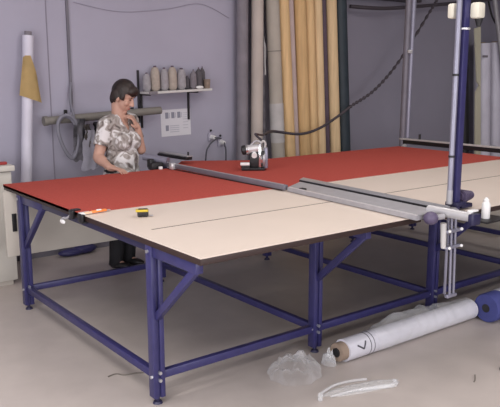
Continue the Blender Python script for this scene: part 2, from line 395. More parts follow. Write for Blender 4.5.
# ------------------------------------------------------------------ round knife cutting machine
cx, cy = 1.86, 2.02
ck = thing('cloth_cutting_machine', (cx, cy, ZT+0.004), 'silver and black hand cloth cutting machine standing on the red fabric', 'cutting machine')
zb = ZT+0.004
def q(a, b, z): return (cx+0.794*a-0.608*b, cy-0.608*a-0.794*b, zb+z)   # a to its side, b to its front
RQ = Matrix.Rotation(-0.654, 3, 'Z')
MB().box(q(-0.01, 0, 0.012), (0.19, 0.11, 0.022), RQ, 0.006).build('base_plate', 'blackm', ck)
MB().box(q(-0.075, 0.04, 0.055), (0.075, 0.05, 0.022), RQ, 0.005).build('white_handle', 'white_p', ck)
MB().box(q(-0.07, 0.02, 0.03), (0.07, 0.07, 0.03), RQ, 0.008).build('front_shoe', 'black', ck)
MB().box(q(0.0, 0, 0.085), (0.075, 0.06, 0.13), RQ, 0.012).build('stand', 'black', ck)
MB().cyl(q(-0.065, 0, 0.165), q(0.055, 0, 0.18), 0.037, 0.034).build('motor_housing', 'alu_l', ck)
mb = MB().lathe(q(-0.098, 0, 0.16), [(0.02, -0.008), (0.037, 0.0), (0.040, 0.02), (0.036, 0.032)], axis=Vector(q(0.055, 0, 0.18))-Vector(q(-0.065, 0, 0.165)))
mb.build('motor_end_cap', 'black', ck)
MB().cyl(q(-0.066, 0, 0.165), q(-0.05, 0, 0.167), 0.041).build('motor_collar', 'chrome', ck)
MB().cyl(q(0.0, 0.02, 0.13), q(0.0, 0.045, 0.12), 0.022).build('gear_cap', 'white_p', ck)
MB().cyl(q(0.068, -0.02, 0.095), q(0.088, -0.02, 0.095), 0.082, seg=32).build('blade_guard', 'alu', ck)
MB().cyl(q(0.05, -0.02, 0.09), q(0.068, -0.02, 0.09), 0.06, seg=32).build('round_knife', 'chrome', ck)
MB().box(q(0.045, 0.03, 0.12), (0.02, 0.02, 0.19), RQ, 0.005).build('knife_guard_bar', 'chrome', ck)
MB().box(q(0.095, 0.0, 0.10), (0.03, 0.09, 0.17), RQ, 0.012).build('side_guard', 'pipe_l', ck)
MB().box(q(0.07, 0.045, 0.125), (0.025, 0.02, 0.07), RQ, 0.006).build('switch_grip', 'black', ck)
MB().tube(catmull([q(0.05, 0, 0.19), q(0.05, 0, 0.225), q(0.01, 0, 0.235), q(-0.03, 0, 0.20)]), 0.009).build('carry_handle', 'alu_d', ck)
MB().tube(catmull([q(0.055, 0, 0.22), q(0.075, 0, 0.235), q(0.09, 0, 0.21), q(0.08, 0, 0.16)]), 0.010).build('cable_guard', 'palegrey', ck)

# power hose, ribbed, from the ceiling to the machine
hp = catmull([q(0.06, -0.02, 0.24), (2.05, 2.25, 1.13), (2.45, 2.65, 1.075), (3.0, 3.18, 1.045), (3.40, 3.2, 0.995), (3.69, 3.2, 1.046), (3.99, 3.2, 1.176), (4.18, 3.2, 1.275), (4.556, 3.2, 1.45), (4.975, 3.2, 1.791), (5.49, 3.2, 2.37), (5.7, 3.2, 2.6), (6.3, 3.2, 3.2)], 26)
tag(MB().tube(hp, 0.016, 10, radf=lambda i: 0.010 if i < 60 else (0.0165 if i % 2 else 0.0125) if i < 180 else (0.019 if i % 4 < 2 else 0.010)).build('power_hose', 'hose'), 'dark ribbed power hose hanging from ceiling across the fabric rolls', 'hose')

# ------------------------------------------------------------------ small things on the table
tm = thing('tape_measure', (0.235, 0.93, ZT), 'small black and yellow tape measure lying on the white tabletop', 'tape measure')
RT = Matrix.Rotation(-0.5, 3, 'Z')
MB().box((0.235, 0.93, ZT+0.0225), (0.062, 0.042, 0.045), RT, 0.010).build('case', 'black', tm)
MB().box((0.226, 0.924, ZT+0.037), (0.070, 0.047, 0.012), RT, 0.005).build('yellow_band', 'yellowp', tm)
MB().box((0.275, 0.908, ZT+0.006), (0.02, 0.016, 0.003), RT).build('tape_tip', 'bolt', tm)

cu = thing('snap_off_knife', (0.11, 1.195, ZT), 'orange handled cutter lying along the front edge of the red fabric', 'knife')
kz = ZT+0.0105
MB().beam((0.04, 1.172, kz+0.002), (0.135, 1.180, kz+0.002), 0.022, 0.013, bev=0.004).build('handle', 'orange', cu)
MB().beam((-0.0, 1.168, kz+0.001), (0.06, 1.173, kz+0.001), 0.018, 0.009, bev=0.002).build('grip_end', 'orange_l', cu)
MB().beam((0.07, 1.168, kz+0.0095), (0.10, 1.171, kz+0.0095), 0.014, 0.006, bev=0.002).build('slider', 'white_p', cu)
MB().beam((0.135, 1.180, kz), (0.16, 1.182, kz), 0.016, 0.003).build('blade', 'bolt', cu)
c1 = thing('spring_clamp', (-0.01, 1.19, ZT-0.03), 'black spring clamp gripping the tabletop corner of the red fabric', 'clamp')
MB().box((-0.016, 1.19, ZT-0.018), (0.018, 0.06, 0.05), None, 0.005).build('jaw', 'black', c1)
MB().beam((-0.02, 1.19, ZT+0.006), (0.045, 1.19, ZT+0.008), 0.05, 0.007, bev=0.002).build('upper_lip', 'white_p', c1)
MB().beam((-0.02, 1.19, ZT-0.043), (0.05, 1.19, ZT-0.042), 0.05, 0.010, bev=0.002).build('lower_lip', 'black', c1)
c2 = thing('fabric_clip', (-0.012, 1.31, ZT-0.03), 'metal clip with pale dangling tag hooked on the left table edge', 'clip')
MB().box((-0.018, 1.31, ZT-0.016), (0.020, 0.045, 0.05), None, 0.004).beam((-0.018, 1.31, ZT+0.0085), (0.03, 1.31, ZT+0.0085), 0.04, 0.006).build('clip_body', 'blackm', c2)
MB().tube(catmull([(-0.02, 1.32, ZT-0.02), (-0.028, 1.36, ZT-0.045), (-0.03, 1.40, ZT-0.05), (-0.03, 1.425, ZT-0.06)]), 0.007).build('hook', 'alu_d', c2)
MB().ball((-0.03, 1.42, ZT-0.075), (0.010, 0.035, 0.014)).build('tag', 'white_p', c2)

bo = thing('spray_bottle', (1.845, -0.15, 0.821), 'small white bottle standing on the ledge at the table edge', 'bottle')
MB().lathe((1.845, -0.15, 0.821), [(0.0, 0), (0.022, 0), (0.024, 0.004), (0.024, 0.082), (0.019, 0.092), (0.016, 0.096)], seg=20).build('bottle_body', 'white_p', bo)
MB().lathe((1.845, -0.15, 0.912), [(0.0165, 0), (0.0165, 0.018), (0.010, 0.022), (0.008, 0.030)], seg=16).build('cap', 'white_p', bo)

# ------------------------------------------------------------------ arm on the far side and end rack
ba = thing('support_arm', (1.64, 2.9, 0.0), 'dark flat support arm on a stand behind the table near the cutting rail', 'support arm')
MB().beam((1.655, 2.68, 0.910), (1.625, 3.12, 0.910), 0.07, 0.026, bev=0.004).build('arm_bar', 'blackm', ba)
MB().beam((1.665, 2.68, 0.929), (1.635, 3.12, 0.929), 0.066, 0.010, bev=0.002).build('arm_top', 'alu_d', ba)
MB().cyl((1.665, 2.71, 0.933), (1.665, 2.71, 0.965), 0.008).build('peg', 'black', ba)
MB().box((1.63, 3.08, 0.45), (0.05, 0.05, 0.89), None, 0.004).build('stand_leg', 'blue_d', ba)
MB().box((1.63, 3.08, 0.01), (0.22, 0.22, 0.02), None, 0.004).build('stand_base', 'blue_d', ba)

er = thing('roll_rack', (4.33, 2.56, 0), 'grey rack at the far end of the table with a pole and long bar', 'rack')
MB().cyl((4.33, 2.58, 0.03), (4.36, 2.57, ZC), 0.036).build('pole', 'pipe', er)
MB().cyl((4.365, 2.535, 0.95), (4.395, 2.53, ZC), 0.026).build('pole_sleeve', 'pipe_l', er)
MB().box((4.335, 2.52, 1.86), (0.05, 0.03, 0.035), None, 0.006).build('pole_clip', 'alu_l', er)
MB().box((4.33, 2.58, 0.015), (0.18, 0.18, 0.03), None, 0.004).build('pole_base', 'blackm', er)
MB().beam((4.33, 2.60, 0.905), (4.33, -0.35, 0.907), 0.035, 0.040, bev=0.003).build('bar', 'blackm', er)
MB().beam((4.325, 2.60, 0.936), (4.325, -0.33, 0.936), 0.05, 0.016, bev=0.003).build('bar_top', 'palegrey', er)
MB().cyl((4.33, 2.34, 0.93), (4.33, 2.34, 1.00), 0.012).build('stop_pin', 'black', er)
MB().cyl((4.33, 2.53, 0.87), (4.29, 2.53, 0.85), 0.02).build('roller', 'alu_l', er)
MB().cyl((4.33, -0.31, 0.0), (4.33, -0.31, 0.89), 0.03).build('end_leg', 'blackm', er)

# ------------------------------------------------------------------ back of the room, left
bc = thing('folded_blue_cloth', (0.93, 3.47, 0), 'dark blue cloth bundle on the floor by the wall behind the table', 'cloth')
MB().ball((0.87, 3.47, 0.035), (0.13, 0.06, 0.035)).ball((1.0, 3.48, 0.045), (0.12, 0.06, 0.045)).build('cloth_bundle', 'blue', bc)
sc = thing('beige_side_cabinet', (0.0, 3.15, 0), 'tall beige cabinet cut off by the left edge behind the table corner', 'cabinet')
MB().box((-0.13, 3.14, 0.47), (0.62, 0.48, 0.86), None, 0.008).build('cabinet_body', 'beige_l', sc)
MB().box((-0.13, 3.13, 0.928), (0.66, 0.52, 0.045), None, 0.008).build('cabinet_top', 'beige_l', sc)
MB().box((-0.13, 3.14, 0.02), (0.56, 0.42, 0.04)).build('plinth', 'beige', sc)
tag(MB().beam((-0.06, 2.95, 0.963), (0.165, 2.95, 0.963), 0.04, 0.024, bev=0.008).build('red_marker', 'redp'), 'dark red marker lying on top of the left cabinet', 'marker')

wr = thing('tall_white_roll', (0.5, 3.45, 0), 'tall white fabric roll with a yellow paper leaning at the left of the wall', 'fabric roll')
MB().cyl((0.43, 3.44, 0.002), (0.595, 3.50, 1.955), 0.046).build('rolled_fabric', 'lavwhite', wr)
MB().cyl((0.592, 3.499, 1.94), (0.597, 3.50, 1.99), 0.030).build('core_end', 'greypurple', wr)
def yellow():
    bm = bmesh.new(); n = 14; rows = []
    for i in range(n+1):
        s = i/n; z = 1.79 - s*0.33
        ax = 0.43+(0.595-0.43)*z/1.955; ay = 3.44+0.06*z/1.955
        row = []
        for k in range(9):
            u = k/8
            a0 = math.radians(190); a1 = math.radians(190+155*min(1, 0.5+s))
            a = a0+(a1-a0)*u
            r = 0.051 + 0.03*s*abs(2*u-1)
            row.append(bm.verts.new((ax+0.006+r*math.cos(a)+0.03*s*s*u, ay+r*math.sin(a), z-0.07*s*u)))
        rows.append(row)
    for i in range(n):
        for k in range(8): bm.faces.new((rows[i][k], rows[i+1][k], rows[i+1][k+1], rows[i][k+1]))
    bmesh.ops.solidify(bm, geom=bm.faces[:], thickness=0.003)
    m = MB(); m.bm.free(); m.bm = bm; return m
yellow().build('yellow_paper', 'yellow', wr)

lt = thing('wall_tube_rack', (1.2, 3.5, 1.27), 'grey brown tube held by brackets on the wall behind the woman', 'tube rack')
MB().cyl((0.70, 3.47, 1.235), (1.84, 3.47, 1.29), 0.036).build('tube', 'ledge', lt)
MB().cyl((0.675, 3.47, 1.234), (0.71, 3.47, 1.2355), 0.042).build('end_cap', 'ledge', lt)
for x in (0.93, 1.60): MB().box((x, 3.545, 1.235), (0.03, 0.11, 0.03), None, 0.004).box((x, 3.592, 1.27), (0.03, 0.016, 0.10), None, 0.003).build('bracket', 'blackm', lt)
loop = []
for k in range(64):
    a = 2*PI*k/32
    wv = 0.55+0.45*math.cos(a); loop.append((0.845+(0.105+0.014*(k//32))*math.sin(a)*(0.45+0.55*wv)+0.02*(1-math.cos(a)), 3.40-0.016*(k//32), 1.095+(0.178+0.012*(k//32))*math.cos(a)))
tag(MB().tube(loop, 0.0155, 8).build('hanging_coil', 'coil'), 'grey cable coil hanging from the left end of the wall tube', 'cable')
tag(MB().tube(catmull([(0.985, 3.57, 1.56), (0.95, 3.52, 1.40), (0.93, 3.42, 1.29), (0.93, 3.415, 1.2), (0.965, 3.415, 1.13)]), 0.012).build('hanging_strap', 'coil'), 'dark strap hanging from the wall trim over the wall tube', 'strap')
def drape(x0, x1, y, z0, z1, amp, seed, taper=0.0, thick=0.03):
    bm = bmesh.new(); nx, nz = 16, 16; F = []
    for j in range(nz+1):
        s = j/nz; row = []
        for i in range(nx+1):
            u = i/nx; c = (x0+x1)/2; hw = (x1-x0)/2*(1-taper*(1-s))
            n = noise.noise(Vector((u*4+seed, s*2, seed)))
            row.append(bm.verts.new((c+hw*(2*u-1)+0.02*noise.noise(Vector((s*5, seed, 1))), y-amp*math.sin(PI*u)-0.025*n, z1-(z1-z0)*s - 0.03*noise.noise(Vector((u*5, seed, 3)))*s)))
        F.append(row)
    for j in range(nz):
        for i in range(nx): bm.faces.new((F[j][i], F[j+1][i], F[j+1][i+1], F[j][i+1]))
    bmesh.ops.solidify(bm, geom=bm.faces[:], thickness=thick)
    m = MB(); m.bm.free(); m.bm = bm; return m
jk = thing('hanging_jacket', (1.0, 3.38, 1.26), 'grey mottled jacket hanging from the wall tube behind the woman', 'jacket')
drape(0.90, 1.05, 3.40, 0.88, 1.25, 0.04, 2.3, 0.3).build('jacket_body', 'jacket', jk)
drape(0.985, 1.06, 3.345, 0.98, 1.20, 0.02, 4.1, 0.3, 0.02).build('lining', 'brownbag', jk)
drape(0.955, 1.12, 3.34, 0.80, 1.15, 0.03, 6.7, 0.35, 0.02).build('pale_panel', 'bagw', jk)
tag(drape(1.05, 1.17, 3.31, 1.03, 1.22, 0.04, 9.2, 0.4, 0.03).build('dark_bag', 'black'), 'black bag hanging beside the grey jacket behind the woman', 'bag')

# ------------------------------------------------------------------ shelf with cones
sh = thing('wall_shelf', (2.08, 3.5, 1.45), 'white wall shelf on black brackets carrying yarn cones', 'shelf')
tilt = math.radians(1.9)
def shz(x): return 1.468 + (x-1.693)*math.tan(tilt)     # top surface of the shelf
RS = Matrix.Rotation(-tilt, 3, 'Y')
MB().box((2.045, 3.50, shz(2.045)-0.011), (0.72, 0.19, 0.022), RS, 0.003).build('shelf_board', 'shelf', sh)
MB().box((1.73, 3.403, shz(1.73)-0.013), (0.09, 0.008, 0.03), RS, 0.002).build('end_strip', 'greypurple', sh)
for x, zz in ((2.235, 1.18), (1.70, 1.12)):
    br = MB().box((x, 3.588, (shz(x)-0.022+zz)/2), (0.018, 0.02, shz(x)-0.022-zz), None, 0.002)
    br.box((x, 3.50, shz(x)-0.029), (0.018, 0.17, 0.014)).build('bracket', 'blackm', sh)
MB().box((1.672, 3.59, 1.42), (0.018, 0.02, 0.5), None, 0.003).build('upright', 'blackm', sh)
def cone(x, y, h, r, m, label, tip=0.5, group='yarn cones on the wall shelf'):
    z = shz(x) + 0.001
    c = thing('yarn_cone', (x, y, z), label, 'yarn cone', group)
    MB().lathe((x, y, z), [(r*0.55, 0), (r*0.8, 0.012), (r, 0.03), (r, h*0.35), (r*0.93, h*0.75), (r*tip, h*0.93), (r*tip*0.8, h*0.95)], seg=22).build('wound_yarn', m, c)
    MB().lathe((x, y, z+h*0.93), [(r*tip*0.62, 0), (r*tip*0.5, h*0.09)], seg=16).build('cone_tip', 'purpled', c)
cone(1.715, 3.50, 0.175, 0.040, 'yarn_g', 'short grey yarn cone at the left end of the wall shelf')
cone(1.808, 3.50, 0.235, 0.046, 'yarn_b', 'tall beige yarn cone second from the shelf left end', 0.6)
cone(1.908, 3.50, 0.215, 0.042, 'yarn_g', 'grey yarn cone standing between the two tall beige cones', 0.55)
cone(2.000, 3.50, 0.230, 0.046, 'yarn_b', 'tall beige yarn cone in the middle of the shelf', 0.6)
cone(2.102, 3.50, 0.205, 0.046, 'yarn_g', 'wide grey yarn cone right of the beige cones', 0.65)
cone(2.182, 3.52, 0.13, 0.028, 'yarn_d', 'small dark yarn cone tucked beside the wide grey cone', 0.4)
cone(2.222, 3.47, 0.19, 0.034, 'yarn_p', 'mid grey pointed yarn cone near the middle of dark cones', 0.3)
cone(2.305, 3.50, 0.205, 0.040, 'yarn_d', 'wide dark grey pointed yarn cone', 0.3)
cone(2.372, 3.535, 0.215, 0.030, 'yarn_d', 'slim dark pointed yarn cone beside the brown basket', 0.28)
bk = thing('small_basket', (2.372, 3.45, shz(2.372)), 'small brown basket at the right end of the wall shelf', 'basket')
MB().lathe((2.372, 3.45, shz(2.372)+0.001), [(0.028, 0), (0.034, 0.09), (0.030, 0.09), (0.026, 0.01)], seg=20).build('basket_wall', 'basket', bk)
tag(MB().ball((2.272, 3.43, shz(2.272)+0.0165), (0.045, 0.018, 0.016)).build('white_thread_spool', 'white_p'), 'small white thread bundle lying in front of the dark cones', 'thread')

# notice sheet on the wall
ns = thing('notice_sheet', (2.08, YW-0.003, 1.15), 'white printed notice sheet taped to the wall under the shelf', 'notice')
RN = Matrix.Rotation(-0.025, 3, 'Y')
NC = Vector((2.09, YW-0.0016, 1.155))
def nb(u, v, w, h, m, name, d=0.0035):
    c = NC + RN @ Vector((u, -d, v))
    MB().box(c, (w, 0.002, h), RN).build(name, m, ns, smooth=False)
MB().box(NC, (0.345, 0.003, 0.265), RN).build('paper', 'paper', ns, smooth=False)
for u in (-0.105, -0.035, 0.035): nb(u, 0.075, 0.035, 0.06, 'ink', 'printed_figure'); nb(u+0.03, 0.075, 0.012, 0.05, 'ink_l', 'printed_text')
nb(-0.105, -0.05, 0.035, 0.055, 'ink', 'printed_figure')
for v in (-0.03, -0.05, -0.07, -0.09): nb(-0.02, v, 0.11, 0.008, 'ink_l', 'printed_text')
for v in (0.09, 0.07, 0.05, 0.03, 0.0, -0.03, -0.06): nb(0.11, v, 0.06, 0.006, 'ink_l', 'printed_text')

# wall sockets with plugs and cables
for x, z, lab in ((2.51, 0.985, 'left white wall plug with a dark cable above the table back'), (2.63, 0.925, 'right lower white wall plug with a dark cable above the table')):
    k = thing('plug_socket', (x, YW, z), lab, 'socket', 'wall plugs')
    MB().box((x, YW-0.01, z), (0.08, 0.02, 0.085), None, 0.006).build('plate', 'wall', k)
    MB().cyl((x, YW-0.02, z), (x, YW-0.075, z), 0.026, 0.018).build('plug', 'white_p', k)
    MB().ball((x-0.01, YW-0.02, z+0.07), 0.012).build('switch', 'black', k)
    if x < 2.6: pts = [(x, YW-0.075, z), (x+0.06, YW-0.10, z-0.01), (x-0.02, YW-0.11, z-0.02), (x-0.09, YW-0.10, z-0.08), (x-0.125, YW-0.09, z-0.20), (x-0.13, YW-0.06, 0.3), (x-0.13, YW-0.05, 0.012)]
    else: pts = [(x, YW-0.075, z), (x-0.005, YW-0.09, z-0.03), (x+0.01, YW-0.09, z-0.12), (x+0.01, YW-0.07, 0.3), (x+0.01, YW-0.05, 0.012)]
    MB().tube(catmull(pts), 0.0085, 8).build('cable', 'cable', k)

# ------------------------------------------------------------------ fabric rolls standing along the wall
def roll(xt, xb, y, r, m, label, ztop=3.02, core=True, wrap=None, lean=0.03):
    # xt at z=2.3, xb at z=0.92
    s = (xt-xb)/(2.3-0.92)
    x0 = xb - s*0.92; x1 = x0 + s*ztop
    k = thing('fabric_roll', (x0, y, 0), label, 'fabric roll', 'fabric rolls standing against the back wall')
    MB().cyl((x0, y-lean, 0.002), (x1, y+0.0, ztop), r, r*0.99, 28).build('rolled_fabric', m, k)
    ax = (Vector((x1, y, ztop))-Vector((x0, y-lean, 0.002))).normalized()
    e = Vector((x1, y, ztop))
    MB().cyl(e-ax*0.01, e+ax*0.03, r*0.45, seg=16).build('core', 'core', k)
    return k, Vector((x0, y-lean, 0.002)), ax
roll(2.85, 2.83, 3.50, 0.062, 'greypurple', 'dim grey purple fabric roll at the left end of the row')
roll(2.985, 2.965, 3.42, 0.063, 'greybeige', 'thick grey beige fabric roll left of the shiny plastic wrap')
k, b0, ax = roll(3.085, 3.105, 3.532, 0.060, 'darkwrap', 'dark fabric roll in shiny plastic between two beige rolls')
fm = MB(); 
for s in (0.0, 0.03): fm.tube([(3.118+s*.5, 3.478, 2.05-s*3), (3.128+s*.5, 3.472, 1.9), (3.118+s*.5, 3.470, 1.75), (3.128+s*.5, 3.472, 1.62)], 0.005, 8)
fm.build('plastic_fold', 'white_p', k)
k, b0, ax = roll(3.178, 3.245, 3.41, 0.073, 'greybeige2', 'thick warm grey roll with a seam line beside the tan rolls')
MB().lathe(b0+ax*1.865, [(0.073, 0), (0.0755, 0.001), (0.0755, 0.008), (0.073, 0.009)], axis=ax, seg=28).build('seam_band', 'ledge', k)
MB().lathe(b0+ax*0.9, [(0.073, 0), (0.077, 0.001), (0.077, 0.42), (0.073, 0.421)], axis=ax, seg=28).build('pale_wrap', 'palegrey', k)
roll(3.335, 3.42, 3.43, 0.070, 'tan', 'yellowish tan roll leaning right beside the warm grey roll')
roll(3.456, 3.535, 3.46, 0.046, 'pinkish', 'pinkish white fabric roll among the tan rolls')
roll(3.577, 3.650, 3.43, 0.070, 'tan_d', 'deep tan cardboard roll right of the pinkish roll')
roll(3.715, 3.787, 3.44, 0.062, 'tan', 'plain tan cardboard roll in the middle of the row')
roll(3.836, 3.905, 3.43, 0.054, 'tan_l', 'pale tan roll left of the dark purple roll')
roll(3.941, 4.016, 3.465, 0.046, 'purpled', 'slim dark purple fabric roll between two tan rolls')
roll(4.056, 4.135, 3.44, 0.064, 'tan_l', 'single tan roll between the purple and dark teal rolls')
roll(4.205, 4.29, 3.45, 0.078, 'teal', 'dark teal fabric roll at the right end of the row')

# ------------------------------------------------------------------ things at the right of the back wall
def standroll(x0, x1, y, r, ztop, m, label):
    k = thing('wrapped_roll', (x0, y, 0), label, 'fabric roll', 'white rolls against the right of the wall')
    MB().cyl((x0, y-0.05, 0.002), (x1, y, ztop), r, r, 28).build('rolled_fabric', m, k)
    MB().cyl((x1, y, ztop-0.01), (x1, y+0.001, ztop+0.012), r*0.4, seg=16).build('core', 'core', k)
    return k
k = standroll(7.06, 6.95, 3.44, 0.115, 2.04, 'lavwhite', 'pale wrapped roll behind the blue post beside the cream board')
MB().box((6.90, 3.33, 1.86), (0.16, 0.012, 0.03), None, 0.004).build('dark_tape', 'greypurple', k)
standroll(7.40, 7.27, 3.46, 0.10, 2.06, 'lavwhite', 'pale wrapped roll at the right edge of the picture')
cb = thing('cream_board', (6.79, 3.3, 0), 'narrow cream board with a torn edge leaning on the wall', 'board')
def board():
    bm = bmesh.new()
    pr = [(6.93, 0.002), (7.06, 0.002), (6.93, 2.25), (6.80, 2.22), (6.83, 2.0), (6.895, 1.52), (6.95, 1.47), (6.87, 1.38)]
    f = [bm.verts.new((x-0.19, 3.27+0.06*z/2.2, z)) for x, z in pr]; b = [bm.verts.new((x-0.19, 3.29+0.06*z/2.2, z)) for x, z in pr]
    bm.faces.new(f); bm.faces.new(list(reversed(b)))
    for i in range(len(pr)):
        j = (i+1) % len(pr); bm.faces.new((f[i], b[i], b[j], f[j]))
    m = MB(); m.bm.free(); m.bm = bm; return m
board().build('board_sheet', 'creamboard', cb, smooth=False)
tag(MB().cyl((6.76, 3.47, 0.002), (6.63, 3.52, 2.12), 0.07).build('black_roll', 'black'), 'black roll standing in the gap beside the cream board', 'fabric roll')
tag(MB().cyl((7.60, 3.15, 0.002), (6.92, 3.43, 3.395), 0.032).build('leaning_tube', 'alu_d'), 'grey metal tube leaning on the wall above the pale rolls', 'tube')
tag(MB().tube(catmull([(7.10, 3.56, 2.9), (7.17, 3.45, 2.4), (7.18, 3.24, 2.15), (7.24, 3.22, 1.95), (7.36, 3.22, 1.8), (7.55, 3.24, 1.72), (7.72, 3.30, 1.9), (7.66, 3.56, 2.6)]), 0.013, 8).build('hanging_cable', 'black'), 'black cable looping beside the leaning grey tube', 'cable')
# services near the ceiling
tag(MB().tube(catmull([(4.42, 3.50, 2.40), (4.86, 3.42, 2.395), (5.4, 3.42, 2.44), (6.49, 3.42, 2.56), (7.5, 3.42, 2.69), (9.0, 3.42, 2.9)], 10), 0.022, 10).build('sagging_wall_hose', 'hose'), 'dark hose sagging along the top of the wall right of the rolls', 'hose')
tag(MB().box((5.02, 3.53, 2.60), (1.28, 0.13, 0.18), None, 0.01).build('cable_tray', 'hose'), 'dark cable tray high on the back wall right of the rolls', 'cable tray')
tag(MB().tube(catmull([(1.05, 3.59, 2.26), (1.5, 3.59, 2.20), (2.0, 3.59, 2.25), (2.4, 3.59, 2.32), (2.75, 3.59, 2.2)], 8), 0.0022, 6).build('thin_wall_wire', 'seam'), 'thin grey wire sagging across the wall above the shelf', 'wire')

# ------------------------------------------------------------------ on the floor
fr = thing('wrapped_fabric_roll', (1.1, 0.255, 0), 'long white fabric roll in clear film lying on the floor beside the table legs', 'fabric roll')
RR = 0.066
MB().cyl((1.14, 0.262, RR), (2.335, 0.25, RR), RR, seg=32).build('rolled_fabric', 'rollwhite', fr)
MB().cyl((1.095, 0.262, RR), (1.20, 0.262, RR), RR*0.82, seg=28).lathe((1.09, 0.262, RR), [(RR*0.45, 0), (RR*0.8, 0), (RR*0.8, 0.03), (RR*0.45, 0.03)], axis=(1, 0, 0)).build('brown_core', 'core', fr)
MB().cyl((1.083, 0.262, RR), (1.096, 0.262, RR), RR*0.40, seg=20).build('core_hole', 'black', fr)
for x in (1.305, 1.335): MB().lathe((x, 0.261, RR), [(RR, 0), (RR+0.0012, 0.001), (RR+0.0012, 0.006), (RR, 0.007)], axis=(1, 0, 0), seg=32).build('printed_band', 'cable', fr)
def curved_mark(x0, a0, x1, a1, w):   # a stroke lying on the roll's surface
    pts = []
    for i in range(8):
        s = i/7; x = x0+(x1-x0)*s; a = math.radians(a0+(a1-a0)*s); r = RR+0.001
        pts.append((x, 0.261+r*math.cos(a), RR+r*math.sin(a)))
    return pts
mk = MB(); mk.tube(curved_mark(1.20, 150, 1.245, 175, .004), 0.005, 6); mk.tube(curved_mark(1.245, 175, 1.27, 140, .004), 0.005, 6); mk.build('printed_arrow', 'cable', fr)
def film_over():
    bm = bmesh.new(); nx, ny = 70, 18; F = []
    for i in range(nx+1):
        u = i/nx; x = 1.36+u*0.96; row = []
        lift = 0.075*math.sin(PI*min(1, u*1.15))*(0.6+0.6*noise.noise(Vector((x*4, 2, 0))))
        for j in range(ny+1):
            v = j/ny; a = math.radians(205 - 190*v)
            r = RR+0.006 + (0.012+lift*max(0, math.sin(a)))*(0.7+0.6*noise.noise(Vector((x*14, v*5, 3))))
            row.append(bm.verts.new((x+0.01*noise.noise(Vector((x*20, v*9, 8))), 0.256+r*math.cos(a), max(0.004, RR+r*math.sin(a)))))
        F.append(row)
    for i in range(nx):
        for j in range(ny): bm.faces.new((F[i][j], F[i+1][j], F[i+1][j+1], F[i][j+1]))
    m = MB(); m.bm.free(); m.bm = bm; return m
film_over().build('clear_film', 'film', fr, angle=25)


br = thing('blue_fabric_roll', (2.34, 0.14, 0), 'blue fabric roll with a white wrapper lying at the right edge', 'fabric roll')
RBL = 0.098
MB().lathe((2.345, 0.135, RBL), [(RBL*0.28, 0.0), (RBL*0.93, 0.0), (RBL, 0.012), (RBL, 0.9), (RBL*0.28, 0.9)], axis=(1, -0.02, 0), seg=36).build('rolled_fabric', 'bluecloth', br)
MB().cyl((2.343, 0.135, RBL), (2.36, 0.135, RBL), RBL*0.29, seg=20).build('core_hole', 'black', br)
MB().lathe((2.47, 0.1325, RBL), [(RBL+0.002, 0), (RBL+0.004, 0.002), (RBL+0.004, 0.62), (RBL+0.002, 0.622)], axis=(1, -0.02, 0), seg=36, close=False).build('white_wrapper', 'rollwhite', br)

def crumple(c, sx, sy, h, seed, rot=0.0, n=34, dome=1.0, k2a=0.5):
    bm = bmesh.new(); F = []; R = Matrix.Rotation(rot, 3, 'Z')
    for i in range(n+1):
        row = []
        for j in range(n+1):
            u = i/n*2-1; v = j/n*2-1
            # map square to disc so that the outline is rounded
            du = u*math.sqrt(1-v*v/2); dv = v*math.sqrt(1-u*u/2)
            rr = min(1, math.hypot(du, dv))
            rad = 1+0.18*noise.noise(Vector((du*2+seed, dv*2, 5)))
            k = noise.noise(Vector((du*3.2+seed, dv*3.2, 0)))
            k2 = abs(noise.noise(Vector((du*6+seed, dv*6, 9))))
            z = h*((1-rr**2)**0.6)*dome*(0.75+0.5*k) + h*k2a*k2*(1-rr**4)
            p = R @ Vector((du*sx*rad, dv*sy*rad, 0))
            row.append(bm.verts.new((c[0]+p.x, c[1]+p.y, 0.003+max(0, z))))
        F.append(row)
    for i in range(n):
        for j in range(n): bm.faces.new((F[i][j], F[i+1][j], F[i+1][j+1], F[i][j+1]))
    m = MB(); m.bm.free(); m.bm = bm; return m
tag(crumple((1.045, 0.275), 0.035, 0.045, 0.085, 5.5, 0.2, 20).build('film_tuft', 'film2', angle=50), 'white tuft of film at the open end of the wrapped floor roll', 'plastic film')
tag(crumple((0.81, 0.30), 0.165, 0.14, 0.12, 3.1, 0.4, k2a=0.2).build('crumpled_film', 'film3', angle=60), 'crumpled clear plastic bag on the floor beside the white roll end', 'plastic film')
st = thing('plastic_strip', (0.93, -0.07, 0), 'pale twisted strip of plastic film on the floor in front of the bag', 'plastic film')
crumple((0.97, -0.055), 0.23, 0.055, 0.022, 8.3, -0.25, 30, 0.6).build('film_sheet', 'film2', st, angle=40)
MB().tube(catmull([(0.69, -0.03, 0.012), (0.72, 0.0, 0.022), (0.75, 0.02, 0.014), (0.86, 0.045, 0.012), (0.96, 0.035, 0.010), (1.06, 0.0, 0.008)]), 0.008, 8, radf=lambda i: 0.013 if i < 8 else 0.007).build('twisted_edge', 'film2', st)
MB().tube(catmull([(0.76, -0.035, 0.009), (0.90, -0.06, 0.011), (1.03, -0.115, 0.013), (1.12, -0.145, 0.012), (1.16, -0.11, 0.010)]), 0.009, 8, radf=lambda i: 0.004+0.008*min(1, i/20)).build('twisted_edge', 'film2', st)
tag(MB().tube(catmull([(-0.03, 0.895, 0.004), (0.02, 0.90, 0.004), (0.05, 0.86, 0.004), (0.11, 0.84, 0.0055), (0.15, 0.82, 0.004)]), 0.0035, 6).build('wire_scrap', 'scuff'), 'thin dark scrap of wire on the floor by the near table leg', 'wire')
tag(MB().tube(catmull([(1.50, -0.37, 0.003), (1.53, -0.355, 0.003), (1.58, -0.32, 0.003)]), 0.003, 6).build('thread_scrap', 'scuff'), 'small dark thread scrap on the floor at the lower right', 'thread')
